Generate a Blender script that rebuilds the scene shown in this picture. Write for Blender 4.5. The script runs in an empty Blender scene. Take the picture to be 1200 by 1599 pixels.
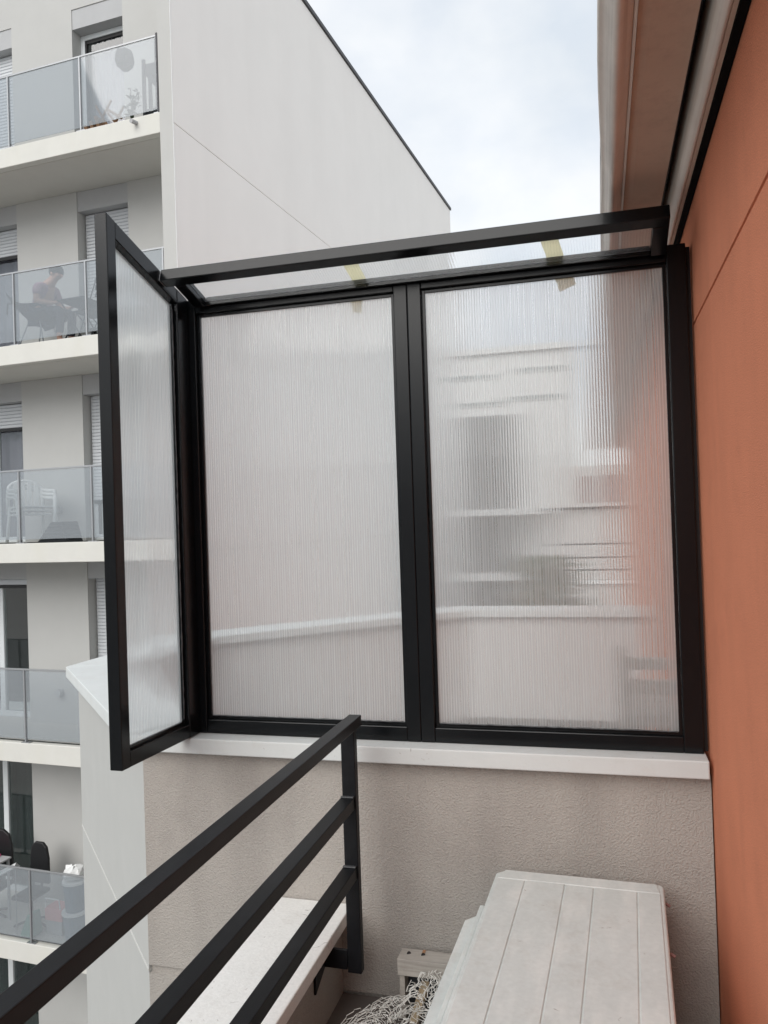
import bpy, bmesh, math, random
from mathutils import Matrix, Vector
random.seed(7)
C = bpy.context.scene.collection
sc = bpy.context.scene

# ------------------------------------------------------------------ camera, sky, sun, exposure
cam_d = bpy.data.cameras.new('camera'); cam = bpy.data.objects.new('camera', cam_d); C.objects.link(cam)
yaw, pitch, roll, F = math.radians(15.2074), math.radians(0.6392), math.radians(1.88897), 1239.744
fwd = Vector((-math.sin(yaw)*math.cos(pitch), math.cos(yaw)*math.cos(pitch), math.sin(pitch)))
rt = Vector((math.cos(yaw), math.sin(yaw), 0)); dn = -rt.cross(fwd)
r2 = math.cos(roll)*rt + math.sin(roll)*dn; d2 = -math.sin(roll)*rt + math.cos(roll)*dn
m = Matrix((r2, -d2, -fwd)).transposed().to_4x4(); m.translation = (0, 0, 1.6)
cam.matrix_world = m
cam_d.sensor_fit = 'VERTICAL'; cam_d.sensor_height = 36; cam_d.sensor_width = 36
cam_d.lens = F/1599*36; cam_d.clip_start = 0.02; cam_d.clip_end = 2000
sc.camera = cam

SUN_EL, SUN_AZ = math.radians(36), math.radians(196)      # azimuth clockwise from +Y
w = bpy.data.worlds.new('World'); sc.world = w; w.use_nodes = True
nt = w.node_tree; nt.nodes.clear()
def N(t, kind, **kw):
    n = t.nodes.new(kind)
    for k, v in kw.items(): setattr(n, k, v)
    return n
sky = N(nt, 'ShaderNodeTexSky', sky_type='NISHITA', sun_disc=False, sun_elevation=SUN_EL, sun_rotation=SUN_AZ)
tc = N(nt, 'ShaderNodeTexCoord')
mp = N(nt, 'ShaderNodeMapping'); mp.inputs['Scale'].default_value = (1, 1, 1.7); mp.inputs['Location'].default_value = (.3, .12, .4)
n1 = N(nt, 'ShaderNodeTexNoise'); n1.inputs['Scale'].default_value = 2.3; n1.inputs['Detail'].default_value = 6; n1.inputs['Roughness'].default_value = .55
r1 = N(nt, 'ShaderNodeValToRGB')
r1.color_ramp.elements[0].position = .30; r1.color_ramp.elements[0].color = (.80, .80, .80, 1)
r1.color_ramp.elements[1].position = .62; r1.color_ramp.elements[1].color = (1, 1, 1, 1)
n2 = N(nt, 'ShaderNodeTexNoise'); n2.inputs['Scale'].default_value = 3.2; n2.inputs['Detail'].default_value = 7
mp2 = N(nt, 'ShaderNodeMapping'); mp2.inputs['Location'].default_value = (2.2, 1.1, .2); mp2.inputs['Scale'].default_value = (1, 1, 1.5)
r2_ = N(nt, 'ShaderNodeValToRGB')
r2_.color_ramp.elements[0].position = .36; r2_.color_ramp.elements[0].color = (2.9, 3.15, 3.45, 1)
r2_.color_ramp.elements[1].position = .60; r2_.color_ramp.elements[1].color = (3.95, 4.0, 4.02, 1)
mix = N(nt, 'ShaderNodeMix', data_type='RGBA')
bg = N(nt, 'ShaderNodeBackground'); bg.inputs['Strength'].default_value = .1
out = N(nt, 'ShaderNodeOutputWorld')
L = nt.links.new
L(tc.outputs['Generated'], mp.inputs[0]); L(mp.outputs[0], n1.inputs['Vector']); L(n1.outputs['Fac'], r1.inputs[0])
L(tc.outputs['Generated'], mp2.inputs[0]); L(mp2.outputs[0], n2.inputs['Vector']); L(n2.outputs['Fac'], r2_.inputs[0])
L(r1.outputs[0], mix.inputs['Factor']); L(sky.outputs[0], mix.inputs['A']); L(r2_.outputs[0], mix.inputs['B'])
L(mix.outputs['Result'], bg.inputs[0]); L(bg.outputs[0], out.inputs[0])

sd = bpy.data.lights.new('sun', 'SUN'); sd.energy = .92; sd.angle = math.radians(48); sd.color = (1, .965, .92)
so = bpy.data.objects.new('sun', sd); C.objects.link(so)
sdir = Vector((math.sin(SUN_AZ)*math.cos(SUN_EL), math.cos(SUN_AZ)*math.cos(SUN_EL), math.sin(SUN_EL)))
so.rotation_euler = sdir.to_track_quat('Z', 'Y').to_euler(); so.location = sdir*60

vs = sc.view_settings; vs.view_transform = 'Standard'; vs.look = 'None'; vs.gamma = 1; vs.use_curve_mapping = False
vs.exposure = 1.37
cy = sc.cycles
cy.use_denoising = True; cy.max_bounces = 14; cy.transmission_bounces = 10; cy.transparent_max_bounces = 16
cy.diffuse_bounces = 5; cy.glossy_bounces = 5; cy.sample_clamp_indirect = 6

# ------------------------------------------------------------------ materials
def mat(name, col, rough=.8, var=.08, scale=6, bump=0, bscale=200, spec=.4, metal=0, dirt=None, streak=None, fine=0, speck=None):
    """noise-varied principled material in object coordinates; dirt = (colour, amount, scale); streak = (colour, amount)"""
    m = bpy.data.materials.new(name); m.use_nodes = True; t = m.node_tree; p = t.nodes['Principled BSDF']; K = t.links.new
    tc = N(t, 'ShaderNodeTexCoord'); co = tc.outputs['Object']
    ns = N(t, 'ShaderNodeTexNoise'); ns.inputs['Scale'].default_value = scale; ns.inputs['Detail'].default_value = 6; ns.inputs['Roughness'].default_value = .65
    K(co, ns.inputs['Vector'])
    mr = N(t, 'ShaderNodeMapRange'); mr.inputs[1].default_value = .25; mr.inputs[2].default_value = .75
    mr.inputs[3].default_value = 1-var; mr.inputs[4].default_value = 1+var; K(ns.outputs['Fac'], mr.inputs[0])
    vm = N(t, 'ShaderNodeVectorMath', operation='SCALE'); vm.inputs[0].default_value = col[:3]; K(mr.outputs[0], vm.inputs['Scale'])
    cur = vm.outputs[0]
    def blend(fac, colour):
        nonlocal cur
        x = N(t, 'ShaderNodeMix', data_type='RGBA'); K(fac, x.inputs['Factor']); K(cur, x.inputs['A']); x.inputs['B'].default_value = (*colour, 1); cur = x.outputs['Result']
    if dirt:
        d = N(t, 'ShaderNodeTexNoise'); d.inputs['Scale'].default_value = dirt[2]; d.inputs['Detail'].default_value = 9; d.inputs['Roughness'].default_value = .75
        K(co, d.inputs['Vector'])
        q = N(t, 'ShaderNodeMapRange'); q.inputs[1].default_value = .52; q.inputs[2].default_value = .78; q.inputs[4].default_value = dirt[1]; K(d.outputs['Fac'], q.inputs[0])
        blend(q.outputs[0], dirt[0])
    if streak:
        mpn = N(t, 'ShaderNodeMapping'); mpn.inputs['Scale'].default_value = streak[2]; K(co, mpn.inputs[0])
        d = N(t, 'ShaderNodeTexNoise'); d.inputs['Scale'].default_value = 1; d.inputs['Detail'].default_value = 5; K(mpn.outputs[0], d.inputs['Vector'])
        q = N(t, 'ShaderNodeMapRange'); q.inputs[1].default_value = .48; q.inputs[2].default_value = .72; q.inputs[4].default_value = streak[1]; K(d.outputs['Fac'], q.inputs[0])
        blend(q.outputs[0], streak[0])
    if speck:
        d = N(t, 'ShaderNodeTexNoise'); d.inputs['Scale'].default_value = speck[1]; d.inputs['Detail'].default_value = 4; d.inputs['Roughness'].default_value = .7; d.inputs['Distortion'].default_value = 1.5
        K(co, d.inputs['Vector']); q = N(t, 'ShaderNodeMapRange'); q.inputs[1].default_value = .66; q.inputs[2].default_value = .74; q.inputs[4].default_value = .8; K(d.outputs['Fac'], q.inputs[0])
        blend(q.outputs[0], (speck[0], speck[0]*.93, speck[0]*.85))
    if fine:
        d = N(t, 'ShaderNodeTexNoise'); d.inputs['Scale'].default_value = bscale; d.inputs['Detail'].default_value = 3; K(co, d.inputs['Vector'])
        q = N(t, 'ShaderNodeMapRange'); q.inputs[1].default_value = .3; q.inputs[2].default_value = .7; q.inputs[3].default_value = 1-fine; q.inputs[4].default_value = 1+fine; K(d.outputs['Fac'], q.inputs[0])
        v2 = N(t, 'ShaderNodeVectorMath', operation='SCALE'); K(cur, v2.inputs[0]); K(q.outputs[0], v2.inputs['Scale']); cur = v2.outputs[0]
    K(cur, p.inputs['Base Color'])
    p.inputs['Roughness'].default_value = rough; p.inputs['Specular IOR Level'].default_value = spec; p.inputs['Metallic'].default_value = metal
    if bump:
        b = N(t, 'ShaderNodeTexNoise'); b.inputs['Scale'].default_value = bscale; b.inputs['Detail'].default_value = 4; b.inputs['Roughness'].default_value = .6; K(co, b.inputs['Vector'])
        bn = N(t, 'ShaderNodeBump'); bn.inputs['Strength'].default_value = bump; bn.inputs['Distance'].default_value = .004 if bump < 1 else .0065
        K(b.outputs['Fac'], bn.inputs['Height']); K(bn.outputs[0], p.inputs['Normal'])
    return m

M = {}
M['black'] = mat('black_metal', (.004, .005, .006), .22, .15, 9, .02, 500, .3, dirt=((.012, .012, .012), .3, 14))
M['rail'] = mat('black_rail_paint', (.006, .0065, .008), .45, .2, 12, .1, 400, .25, dirt=((.018, .019, .024), .5, 7), streak=((.015, .016, .02), .35, (30, 3, 30)))
M['seal'] = mat('sealant', (.08, .085, .09), .35, .4, 60, .5, 90)
M['stucco'] = mat('grey_beige_stucco', (.41, .385, .355), .95, .05, 3, 1.0, 160, .15, dirt=((.27, .25, .235), .5, 2.2), streak=((.29, .27, .25), .45, (5, 5, .7)), fine=.07)
M['smooth'] = mat('pale_smooth_render', (.44, .445, .43), .9, .03, 5, .12, 120, .2, streak=((.42, .42, .41), .3, (6, 6, .8)))
M['coping'] = mat('white_stone', (.575, .60, .595), .7, .05, 5, .15, 140, .3, dirt=((.52, .50, .47), .5, 9), speck=(.25, 22))
M['coping2'] = mat('weathered_white_stone', (.76, .765, .745), .75, .05, 5, .25, 120, .3, dirt=((.52, .49, .45), .5, 9), fine=.05, speck=(.18, 26))
M['inner'] = mat('pale_grey_render', (.58, .565, .555), .9, .04, 4, .3, 150, .2, streak=((.50, .485, .47), .4, (4, 4, .6)))
M['orange'] = mat('orange_render', (.68, .25, .142), .93, .06, 3, .8, 330, .15, dirt=((.47, .165, .095), .4, 3.5), streak=((.54, .20, .115), .4, (4, 4, .7)), fine=.2)
M['floor'] = mat('terrace_tile', (.13, .115, .105), .8, .1, 8, .1, 100)
M['zinc'] = mat('weathered_awning_front', (.68, .63, .57), .42, .12, 8, .15, 60, .5, streak=((.24, .19, .16), .65, (60, 1.2, 60)))
M['hood'] = mat('taupe_awning_cover', (.56, .44, .35), .75, .06, 4, .1, 150, .3, dirt=((.2, .13, .1), .35, 6))
M['roller'] = mat('pale_awning_profile', (.76, .74, .68), .4, .08, 6, 0, 100, .5, streak=((.35, .28, .22), .5, (40, 1, 40)))
M['gable'] = mat('white_gable_render', (.88, .855, .825), .9, .02, 1.2, .15, 60, .2, streak=((.82, .795, .765), .4, (1.4, 1.4, .12)))
M['facade'] = mat('balcony_wall_render', (.48, .48, .465), .9, .03, 2, .1, 70, .2)
M['fascia'] = mat('white_balcony_edge', (.62, .615, .575), .8, .04, 3, .1, 60, .3, streak=((.60, .59, .52), .5, (2.5, 2.5, .8)))
M['soffit'] = mat('grey_soffit_paint', (.58, .57, .53), .9, .04, 2)
M['greybox'] = mat('grey_shutter_box', (.42, .425, .43), .8, .04, 4)
M['shutter'] = mat('pale_grey_shutter', (.58, .60, .62), .55, .04, 6)
M['winframe'] = mat('white_window_frame', (.70, .73, .74), .45, .03, 6)
M['darkroof'] = mat('dark_roof_flashing', (.05, .05, .055), .5, .1, 3)
M['steel'] = mat('galvanised_steel', (.36, .37, .38), .4, .06, 20, metal=.6)
M['ground'] = mat('grey_ground', (.45, .44, .42), .95, .2, .2)
M['dark'] = mat('charcoal_fabric', (.03, .032, .036), .85, .2, 20)
M['blackp'] = mat('black_plastic', (.012, .012, .013), .45, .15, 20)
M['beadc'] = mat('pale_joint_profile', (.56, .56, .54), .7, .03, 8)
M['gapshade'] = mat('black_gap_shade', (.004, .004, .004), .9, .1, 20, spec=.1)  # near-black tone standing in for shade in the awning gap
M['whitep'] = mat('white_garden_plastic', (.80, .81, .80), .45, .03, 12)
M['wood'] = mat('tan_wood', (.36, .20, .11), .7, .15, 10, streak=((.22, .12, .06), .5, (3, 60, 60)))
M['greywood'] = mat('weathered_grey_wood', (.42, .395, .36), .85, .12, 12, .3, 120, .2, streak=((.23, .21, .19), .6, (4, 70, 70)))
M['paleplank'] = mat('pale_pine', (.50, .40, .27), .8, .12, 14, .2, 100, streak=((.32, .22, .13), .5, (60, 4, 60)))
M['box'] = mat('aged_cream_plastic', (.575, .605, .59), .6, .05, 5, .12, 60, .35, dirt=((.44, .42, .38), .6, 7), fine=.04, streak=((.70, .71, .685), .7, (16, 4, 16)), speck=(.3, 20))
M['skin'] = mat('skin', (.55, .33, .25), .6, .05, 20)
M['shirt'] = mat('mauve_cloth', (.42, .27, .33), .9, .08, 20)
M['trouser'] = mat('dark_navy_cloth', (.035, .04, .06), .9, .15, 20)
M['hair'] = mat('dark_hair', (.012, .010, .009), .6, .2, 60)
M['pink'] = mat('bright_pink_cloth', (.62, .09, .22), .8, .1, 10)
M['pinkp'] = mat('dusty_pink_plastic', (.72, .33, .33), .5, .08, 10)
M['bluep'] = mat('grey_blue_plastic', (.17, .22, .27), .5, .1, 10)
M['green'] = mat('green_fabric', (.09, .27, .20), .8, .15, 10)
M['leaf'] = mat('leaf_green', (.06, .085, .04), .7, .35, 15)
M['net'] = mat('white_net_cord', (.78, .77, .73), .6, .05, 30)
M['far'] = mat('far_pale_wall', (.66, .655, .64), .9, .03, .5)
M['fargrey'] = mat('far_window_grey', (.13, .13, .135), .6, .1, 1)
M['farlow'] = mat('grey_board_cladding', (.56, .54, .52), .9, .04, .8)
M['teal'] = mat('teal_cloth', (.05, .30, .40), .8, .1, 10)
M['mauvecurtain'] = mat('pale_lilac_curtain', (.58, .50, .58), .9, .06, 5, streak=((.45, .40, .47), .5, (14, 14, .3)))
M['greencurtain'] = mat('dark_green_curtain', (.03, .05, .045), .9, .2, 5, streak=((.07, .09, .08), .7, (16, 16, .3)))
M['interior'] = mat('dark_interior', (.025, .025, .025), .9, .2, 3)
M['redbrown'] = mat('red_brown_panel', (.20, .10, .09), .8, .1, 3)

def sheet_material(base, peak):
    """clear twin-wall polycarbonate: refraction through the ribbed mesh, with milky cross-webs"""
    m = bpy.data.materials.new('ribbed_polycarbonate'); m.use_nodes = True; t = m.node_tree; K = t.links.new
    t.nodes.clear(); o = N(t, 'ShaderNodeOutputMaterial')
    uv = N(t, 'ShaderNodeUVMap', uv_map='rib'); sp = N(t, 'ShaderNodeSeparateXYZ'); K(uv.outputs[0], sp.inputs[0])
    fr = N(t, 'ShaderNodeMath', operation='PINGPONG'); fr.inputs[1].default_value = .5; K(sp.outputs[0], fr.inputs[0])
    web = N(t, 'ShaderNodeMapRange', interpolation_type='SMOOTHSTEP'); web.inputs[1].default_value = .16; web.inputs[2].default_value = .02
    web.inputs[3].default_value = base; web.inputs[4].default_value = peak; K(fr.outputs[0], web.inputs[0])
    ns = N(t, 'ShaderNodeTexNoise', noise_dimensions='2D'); ns.inputs['Scale'].default_value = 1; ns.inputs['Detail'].default_value = 2
    mpv = N(t, 'ShaderNodeMapping'); mpv.inputs['Scale'].default_value = (.9, .05, 1); K(uv.outputs[0], mpv.inputs[0]); K(mpv.outputs[0], ns.inputs['Vector'])
    mlt = N(t, 'ShaderNodeMath', operation='MULTIPLY'); mr = N(t, 'ShaderNodeMapRange'); mr.inputs[3].default_value = .75; mr.inputs[4].default_value = 1.25; K(ns.outputs['Fac'], mr.inputs[0])
    K(web.outputs[0], mlt.inputs[0]); K(mr.outputs[0], mlt.inputs[1])
    g = N(t, 'ShaderNodeBsdfGlass'); g.inputs['IOR'].default_value = 1.38; g.inputs['Roughness'].default_value = .015; g.inputs['Color'].default_value = (.985, .995, 1, 1)
    tr = N(t, 'ShaderNodeBsdfTranslucent'); tr.inputs['Color'].default_value = (.99, .995, 1, 1)
    df = N(t, 'ShaderNodeBsdfDiffuse'); df.inputs['Color'].default_value = (.84, .88, .885, 1)
    wm = N(t, 'ShaderNodeMapRange', interpolation_type='SMOOTHSTEP'); wm.inputs[1].default_value = .17; wm.inputs[2].default_value = .03; K(fr.outputs[0], wm.inputs[0])
    for nd, c in ((tr, (.97, .995, 1)), (df, (.84, .905, .91))):
        cm = N(t, 'ShaderNodeMix', data_type='RGBA'); cm.inputs['A'].default_value = (*c, 1); cm.inputs['B'].default_value = (.66, .70, .71, 1)
        K(wm.outputs[0], cm.inputs['Factor']); K(cm.outputs['Result'], nd.inputs['Color'])
    ms = N(t, 'ShaderNodeMixShader'); ms.inputs[0].default_value = .38; K(tr.outputs[0], ms.inputs[1]); K(df.outputs[0], ms.inputs[2])
    mx = N(t, 'ShaderNodeMixShader'); K(mlt.outputs[0], mx.inputs[0]); K(g.outputs[0], mx.inputs[1]); K(ms.outputs[0], mx.inputs[2]); K(mx.outputs[0], o.inputs[0])
    return m
M['sheet'] = sheet_material(.27, .56)
M['roofsheet'] = sheet_material(.05, .12)
def veil(name, tint, body, amount, gloss=.08):
    """thin glass: clear part, milky part, reflecting part"""
    m = bpy.data.materials.new(name); m.use_nodes = True; t = m.node_tree; K = t.links.new
    t.nodes.clear(); o = N(t, 'ShaderNodeOutputMaterial')
    tp = N(t, 'ShaderNodeBsdfTransparent'); tp.inputs[0].default_value = (*tint, 1)
    d = N(t, 'ShaderNodeBsdfDiffuse'); d.inputs[0].default_value = (*body, 1)
    gl = N(t, 'ShaderNodeBsdfGlossy'); gl.inputs['Roughness'].default_value = .03
    a = N(t, 'ShaderNodeMixShader'); a.inputs[0].default_value = amount; K(tp.outputs[0], a.inputs[1]); K(d.outputs[0], a.inputs[2])
    fz = N(t, 'ShaderNodeFresnel'); fz.inputs[0].default_value = 1.45
    ad = N(t, 'ShaderNodeMath', operation='ADD'); ad.inputs[1].default_value = gloss-.04; ad.use_clamp = True; K(fz.outputs[0], ad.inputs[0])
    b = N(t, 'ShaderNodeMixShader'); ge = N(t, 'ShaderNodeNewGeometry'); ib = N(t, 'ShaderNodeMath', operation='SUBTRACT'); ib.inputs[0].default_value = 1; K(ge.outputs['Backfacing'], ib.inputs[1])
    mu = N(t, 'ShaderNodeMath', operation='MULTIPLY'); K(ad.outputs[0], mu.inputs[0]); K(ib.outputs[0], mu.inputs[1]); K(mu.outputs[0], b.inputs[0]); K(a.outputs[0], b.inputs[1]); K(gl.outputs[0], b.inputs[2]); K(b.outputs[0], o.inputs[0])
    return m
M['frost'] = veil('frosted_balcony_glass', (.90, .925, .94), (.40, .43, .455), .34, .05)
M['glass'] = veil('window_glass', (.80, .84, .84), (.10, .11, .11), .10, .10)
def tape_material():
    m = bpy.data.materials.new('masking_tape'); m.use_nodes = True; t = m.node_tree; K = t.links.new; t.nodes.clear()
    o = N(t, 'ShaderNodeOutputMaterial'); a = N(t, 'ShaderNodeBsdfTranslucent'); a.inputs[0].default_value = (.98, .95, .76, 1)
    b = N(t, 'ShaderNodeBsdfDiffuse'); b.inputs[0].default_value = (.86, .82, .64, 1); x = N(t, 'ShaderNodeMixShader'); x.inputs[0].default_value = .4
    c = N(t, 'ShaderNodeBsdfTransparent'); c.inputs[0].default_value = (1, .97, .85, 1); y = N(t, 'ShaderNodeMixShader'); y.inputs[0].default_value = .25
    K(a.outputs[0], x.inputs[1]); K(b.outputs[0], x.inputs[2]); K(x.outputs[0], y.inputs[1]); K(c.outputs[0], y.inputs[2]); K(y.outputs[0], o.inputs[0]); return m
M['tape'] = tape_material()

# ------------------------------------------------------------------ mesh helpers
BASE = {}          # root name -> inverse matrix applied to coordinates given in its parent frame
class MB:
    def __init__(s): s.v = []; s.f = []
    def add(s, vs, fs):
        n = len(s.v); s.v += [Vector(p) for p in vs]; s.f += [tuple(i+n for i in f) for f in fs]; return s
    def box(s, x0, x1, y0, y1, z0, z1):
        x0, x1 = sorted((x0, x1)); y0, y1 = sorted((y0, y1)); z0, z1 = sorted((z0, z1))
        return s.add([(x0,y0,z0),(x1,y0,z0),(x1,y1,z0),(x0,y1,z0),(x0,y0,z1),(x1,y0,z1),(x1,y1,z1),(x0,y1,z1)],
                     [(0,3,2,1),(4,5,6,7),(0,1,5,4),(1,2,6,5),(2,3,7,6),(3,0,4,7)])
    def hexa(s, lo, hi):
        """8-corner solid: lo and hi are four points each, counter-clockwise seen from above"""
        return s.add(list(lo)+list(hi), [(0,3,2,1),(4,5,6,7),(0,1,5,4),(1,2,6,5),(2,3,7,6),(3,0,4,7)])
    def prism(s, poly, axis, a, b):
        """extrude a 2-D outline; axis 'y': poly is (x,z); 'x': (y,z); 'z': (x,y)"""
        def P(p, q): return {'y': (p[0], q, p[1]), 'x': (q, p[0], p[1]), 'z': (p[0], p[1], q)}[axis]
        n = len(poly)
        s.add([P(p, a) for p in poly]+[P(p, b) for p in poly],
              [tuple(range(n)), tuple(range(2*n-1, n-1, -1))]+[(i, i+n, (i+1) % n+n, (i+1) % n) for i in range(n)])
        return s
    def tube(s, pts, r, n=6, cap=True):
        pts = [Vector(p) for p in pts]; rs = r if isinstance(r, (list, tuple)) else [r]*len(pts); k = len(s.v)
        up = None
        for i, p in enumerate(pts):
            d = (pts[min(i+1, len(pts)-1)]-pts[max(i-1, 0)]).normalized()
            if up is None: up = d.orthogonal().normalized()
            else: up = (up-d*up.dot(d)).normalized() if (up-d*up.dot(d)).length > 1e-6 else d.orthogonal().normalized()
            q = d.cross(up)
            for j in range(n): s.v.append(p+(up*math.cos(2*math.pi*j/n)+q*math.sin(2*math.pi*j/n))*rs[i])
        for i in range(len(pts)-1):
            for j in range(n):
                a = k+i*n+j; b = k+i*n+(j+1) % n; s.f.append((a, b, b+n, a+n))
        if cap:
            s.f.append(tuple(range(k+n-1, k-1, -1))); e = k+(len(pts)-1)*n; s.f.append(tuple(range(e, e+n)))
        return s
    def lathe(s, prof, cx=0, cy=0, n=16):
        k = len(s.v)
        for r, z in prof:
            for j in range(n): s.v.append(Vector((cx+r*math.cos(2*math.pi*j/n), cy+r*math.sin(2*math.pi*j/n), z)))
        for i in range(len(prof)-1):
            for j in range(n):
                a = k+i*n+j; b = k+i*n+(j+1) % n; s.f.append((a, b, b+n, a+n))
        s.f.append(tuple(range(k+n-1, k-1, -1))); e = k+(len(prof)-1)*n; s.f.append(tuple(range(e, e+n)))
        return s
    def build(s, name, material, parent=None, bevel=0, smooth=False, seg=2, world=True):
        me = bpy.data.meshes.new(name)
        inv = None
        if parent is not None and world: inv = BASE[parent.name][1]
        vs = [inv @ p for p in s.v] if inv is not None else s.v
        me.from_pydata([tuple(p) for p in vs], [], s.f)
        bm = bmesh.new(); bm.from_mesh(me); bmesh.ops.recalc_face_normals(bm, faces=bm.faces); bm.to_mesh(me); bm.free()
        me.materials.append(material); me.update()
        o = bpy.data.objects.new(name, me); C.objects.link(o)
        if parent is not None:
            o.parent = parent
            BASE[o.name] = BASE[parent.name]
        if smooth:
            for p in me.polygons: p.use_smooth = True
        if bevel:
            b = o.modifiers.new('bevel', 'BEVEL'); b.width = bevel; b.segments = seg; b.limit_method = 'ANGLE'; b.angle_limit = math.radians(40)
            b.harden_normals = False
        return o
def thing(name, label, cat, loc=(0, 0, 0), rotz=0, group=None):
    o = bpy.data.objects.new(name, None); C.objects.link(o); o.location = loc; o.rotation_euler = (0, 0, rotz); o.empty_display_size = .1
    o['label'] = label; o['category'] = cat
    if group: o['group'] = group
    mw = Matrix.Translation(Vector(loc)) @ Matrix.Rotation(rotz, 4, 'Z')
    BASE[o.name] = (mw, mw.inverted())
    return o
def tag(o, label, cat, group=None):
    o['label'] = label; o['category'] = cat
    if group: o['group'] = group
    return o
def struct(o): o['kind'] = 'structure'; return o
def dup(root, loc, rotz, label=None):
    def cp(o, par):
        c = o.copy(); C.objects.link(c); c.parent = par
        for ch in list(o.children): cp(ch, c)
        return c
    r = cp(root, None); r.location = loc; r.rotation_euler = (0, 0, rotz)
    if label: r['label'] = label
    return r
def box(*a): return MB().box(*a)

# ------------------------------------------------------------------ ground and terrace floors
struct(MB().box(-400, 400, -400, 600, -12.3, -12).build('ground', M['ground']))
struct(MB().box(-.9, .3, -7, 2.575, -.25, 0).build('terrace_floor', M['floor']))
struct(MB().prism([(-1.55, 2.85), (.298, 2.85), (.298, 6.36), (-1.02, 6.36), (-2.52, 4.8), (-2.52, 3.83)], 'z', -.25, 0).build('neighbour_terrace_floor', M['floor']))

# ------------------------------------------------------------------ orange wall (right) with its awning housing
t = thing('orange_wall', 'tall orange rendered wall along the right with one thin horizontal joint', 'wall', (.3, 0, 0))
prof = [(.30, -12), (.30, 2.172), (.309, 2.174), (.309, 2.180), (.30, 2.182), (.30, 2.80), (.62, 2.80), (.62, -12)]
MB().prism(prof, 'y', -7, 12.6).build('render', M['orange'], t)
MB().box(.25, .67, -7.05, 12.65, 2.803, 2.84).build('wall_cap', M['darkroof'], t, .004)

t = thing('awning', 'long weathered awning housing mounted high along the orange wall', 'awning', (.16, 0, 2.53))
# front bar with a slightly wavy fabric edge, swept along Y
def sweep(prof, ys, wob, name, material, parent, smooth=True):
    mb = MB(); n = len(prof)
    for y in ys:
        for i, (x, z, k) in enumerate(prof): mb.v.append(Vector((x+wob(y)*k, y, z)))
    for a in range(len(ys)-1):
        for i in range(n):
            j = (i+1) % n; mb.f.append((a*n+i, a*n+j, a*n+n+j, a*n+n+i))
    mb.f.append(tuple(range(n))); mb.f.append(tuple(range((len(ys)-1)*n, len(ys)*n)))
    return mb.build(name, material, parent, 0, smooth)
ys = [-1.6+.125*i for i in range(113)]
def wob(y): return .0035*math.sin(y*2.6+.6)+.002*math.sin(y*6.1)
fb = [(.040, 2.70, 0), (.035, 2.64, 1), (.033, 2.585, 1), (.0345, 2.575, 1), (.038, 2.573, 1), (.0425, 2.570, .8), (.0485, 2.562, .6), (.055, 2.550, .4), (.0605, 2.541, .3), (.066, 2.537, .2), (.072, 2.538, .1), (.079, 2.545, 0), (.088, 2.558, 0), (.0965, 2.566, 0), (.0965, 2.70, 0)]
sweep(fb, ys, wob, 'front_bar', M['zinc'], t)
MB().prism([(.0975, 2.566), (.1035, 2.562), (.1045, 2.70), (.0975, 2.70)], 'y', -1.6, 12.4).build('edge_trim', M['roller'], t)
MB().prism([(.1060, 2.578), (.1300, 2.574), (.221, 2.576), (.221, 2.70), (.1060, 2.70)], 'y', -1.6, 12.4).build('hood', M['hood'], t)
rp = [(.268+.025*math.cos(a), 2.557+.025*math.sin(a)) for a in [math.radians(180+15*i) for i in range(7)]]
sweep([(.2435, 2.70, 0)]+[(x, z, 0) for x, z in rp]+[(.268, 2.70, 0)], ys, lambda y: 0, 'roller', M['roller'], t)
MB().prism([(.2695, 2.531), (.2790, 2.531), (.2790, 2.70), (.2695, 2.70)], 'y', -1.6, 12.4).build('back_rail', M['hood'], t)
MB().prism([(.2805, 2.526), (.2985, 2.526), (.2985, 2.74), (.2805, 2.74)], 'y', -1.6, 12.4).build('gap_shade_strip', M['gapshade'], t)  # black strip paints the shaded gap between awning and wall
MB().box(.04, .2985, -1.6, 12.42, 2.743, 2.76).build('top_cover', M['darkroof'], t)
MB().box(.223, .241, -1.6, 12.4, 2.64, 2.70).build('gap_shade_fill', M['blackp'], t)  # black filler stands in for the dark gap beside the roller

# ------------------------------------------------------------------ divider wall between the terraces, with white coping
t = thing('divider_wall', 'rough grey beige stucco wall with white coping below the black screen', 'wall', (-.7, 2.6, 0))
xL = -1.648
wall_prof = [(2.58, -12), (2.58, -.025), (2.592, -.022), (2.592, .004), (2.58, .007), (2.58, .797), (2.78, .797), (2.78, -12)]
# the wall's left end is mitred with the bay's parapet
mb = MB(); n = len(wall_prof)
for (x0, k) in ((xL, -1), (.296, 0)):
    for (y, z) in wall_prof: mb.v.append(Vector((x0+(y-2.58)*(.41 if k else 0), y, z)))
for i in range(n): mb.f.append((i, (i+1) % n, (i+1) % n+n, i+n))
mb.f.append(tuple(range(n))); mb.f.append(tuple(range(n, 2*n)))
mb.build('stucco', M['stucco'], t)
def coping_piece(parent, quad, z0, z1, mtl, bev=.004):
    return MB().hexa([(x, y, z0) for x, y in quad], [(x, y, z1) for x, y in quad]).build('coping', mtl, parent, bev)
coping_piece(t, [(-1.668, 2.5285), (.288, 2.5285), (.288, 2.83), (-1.543, 2.83)], .7995, .854, M['coping'])

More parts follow.
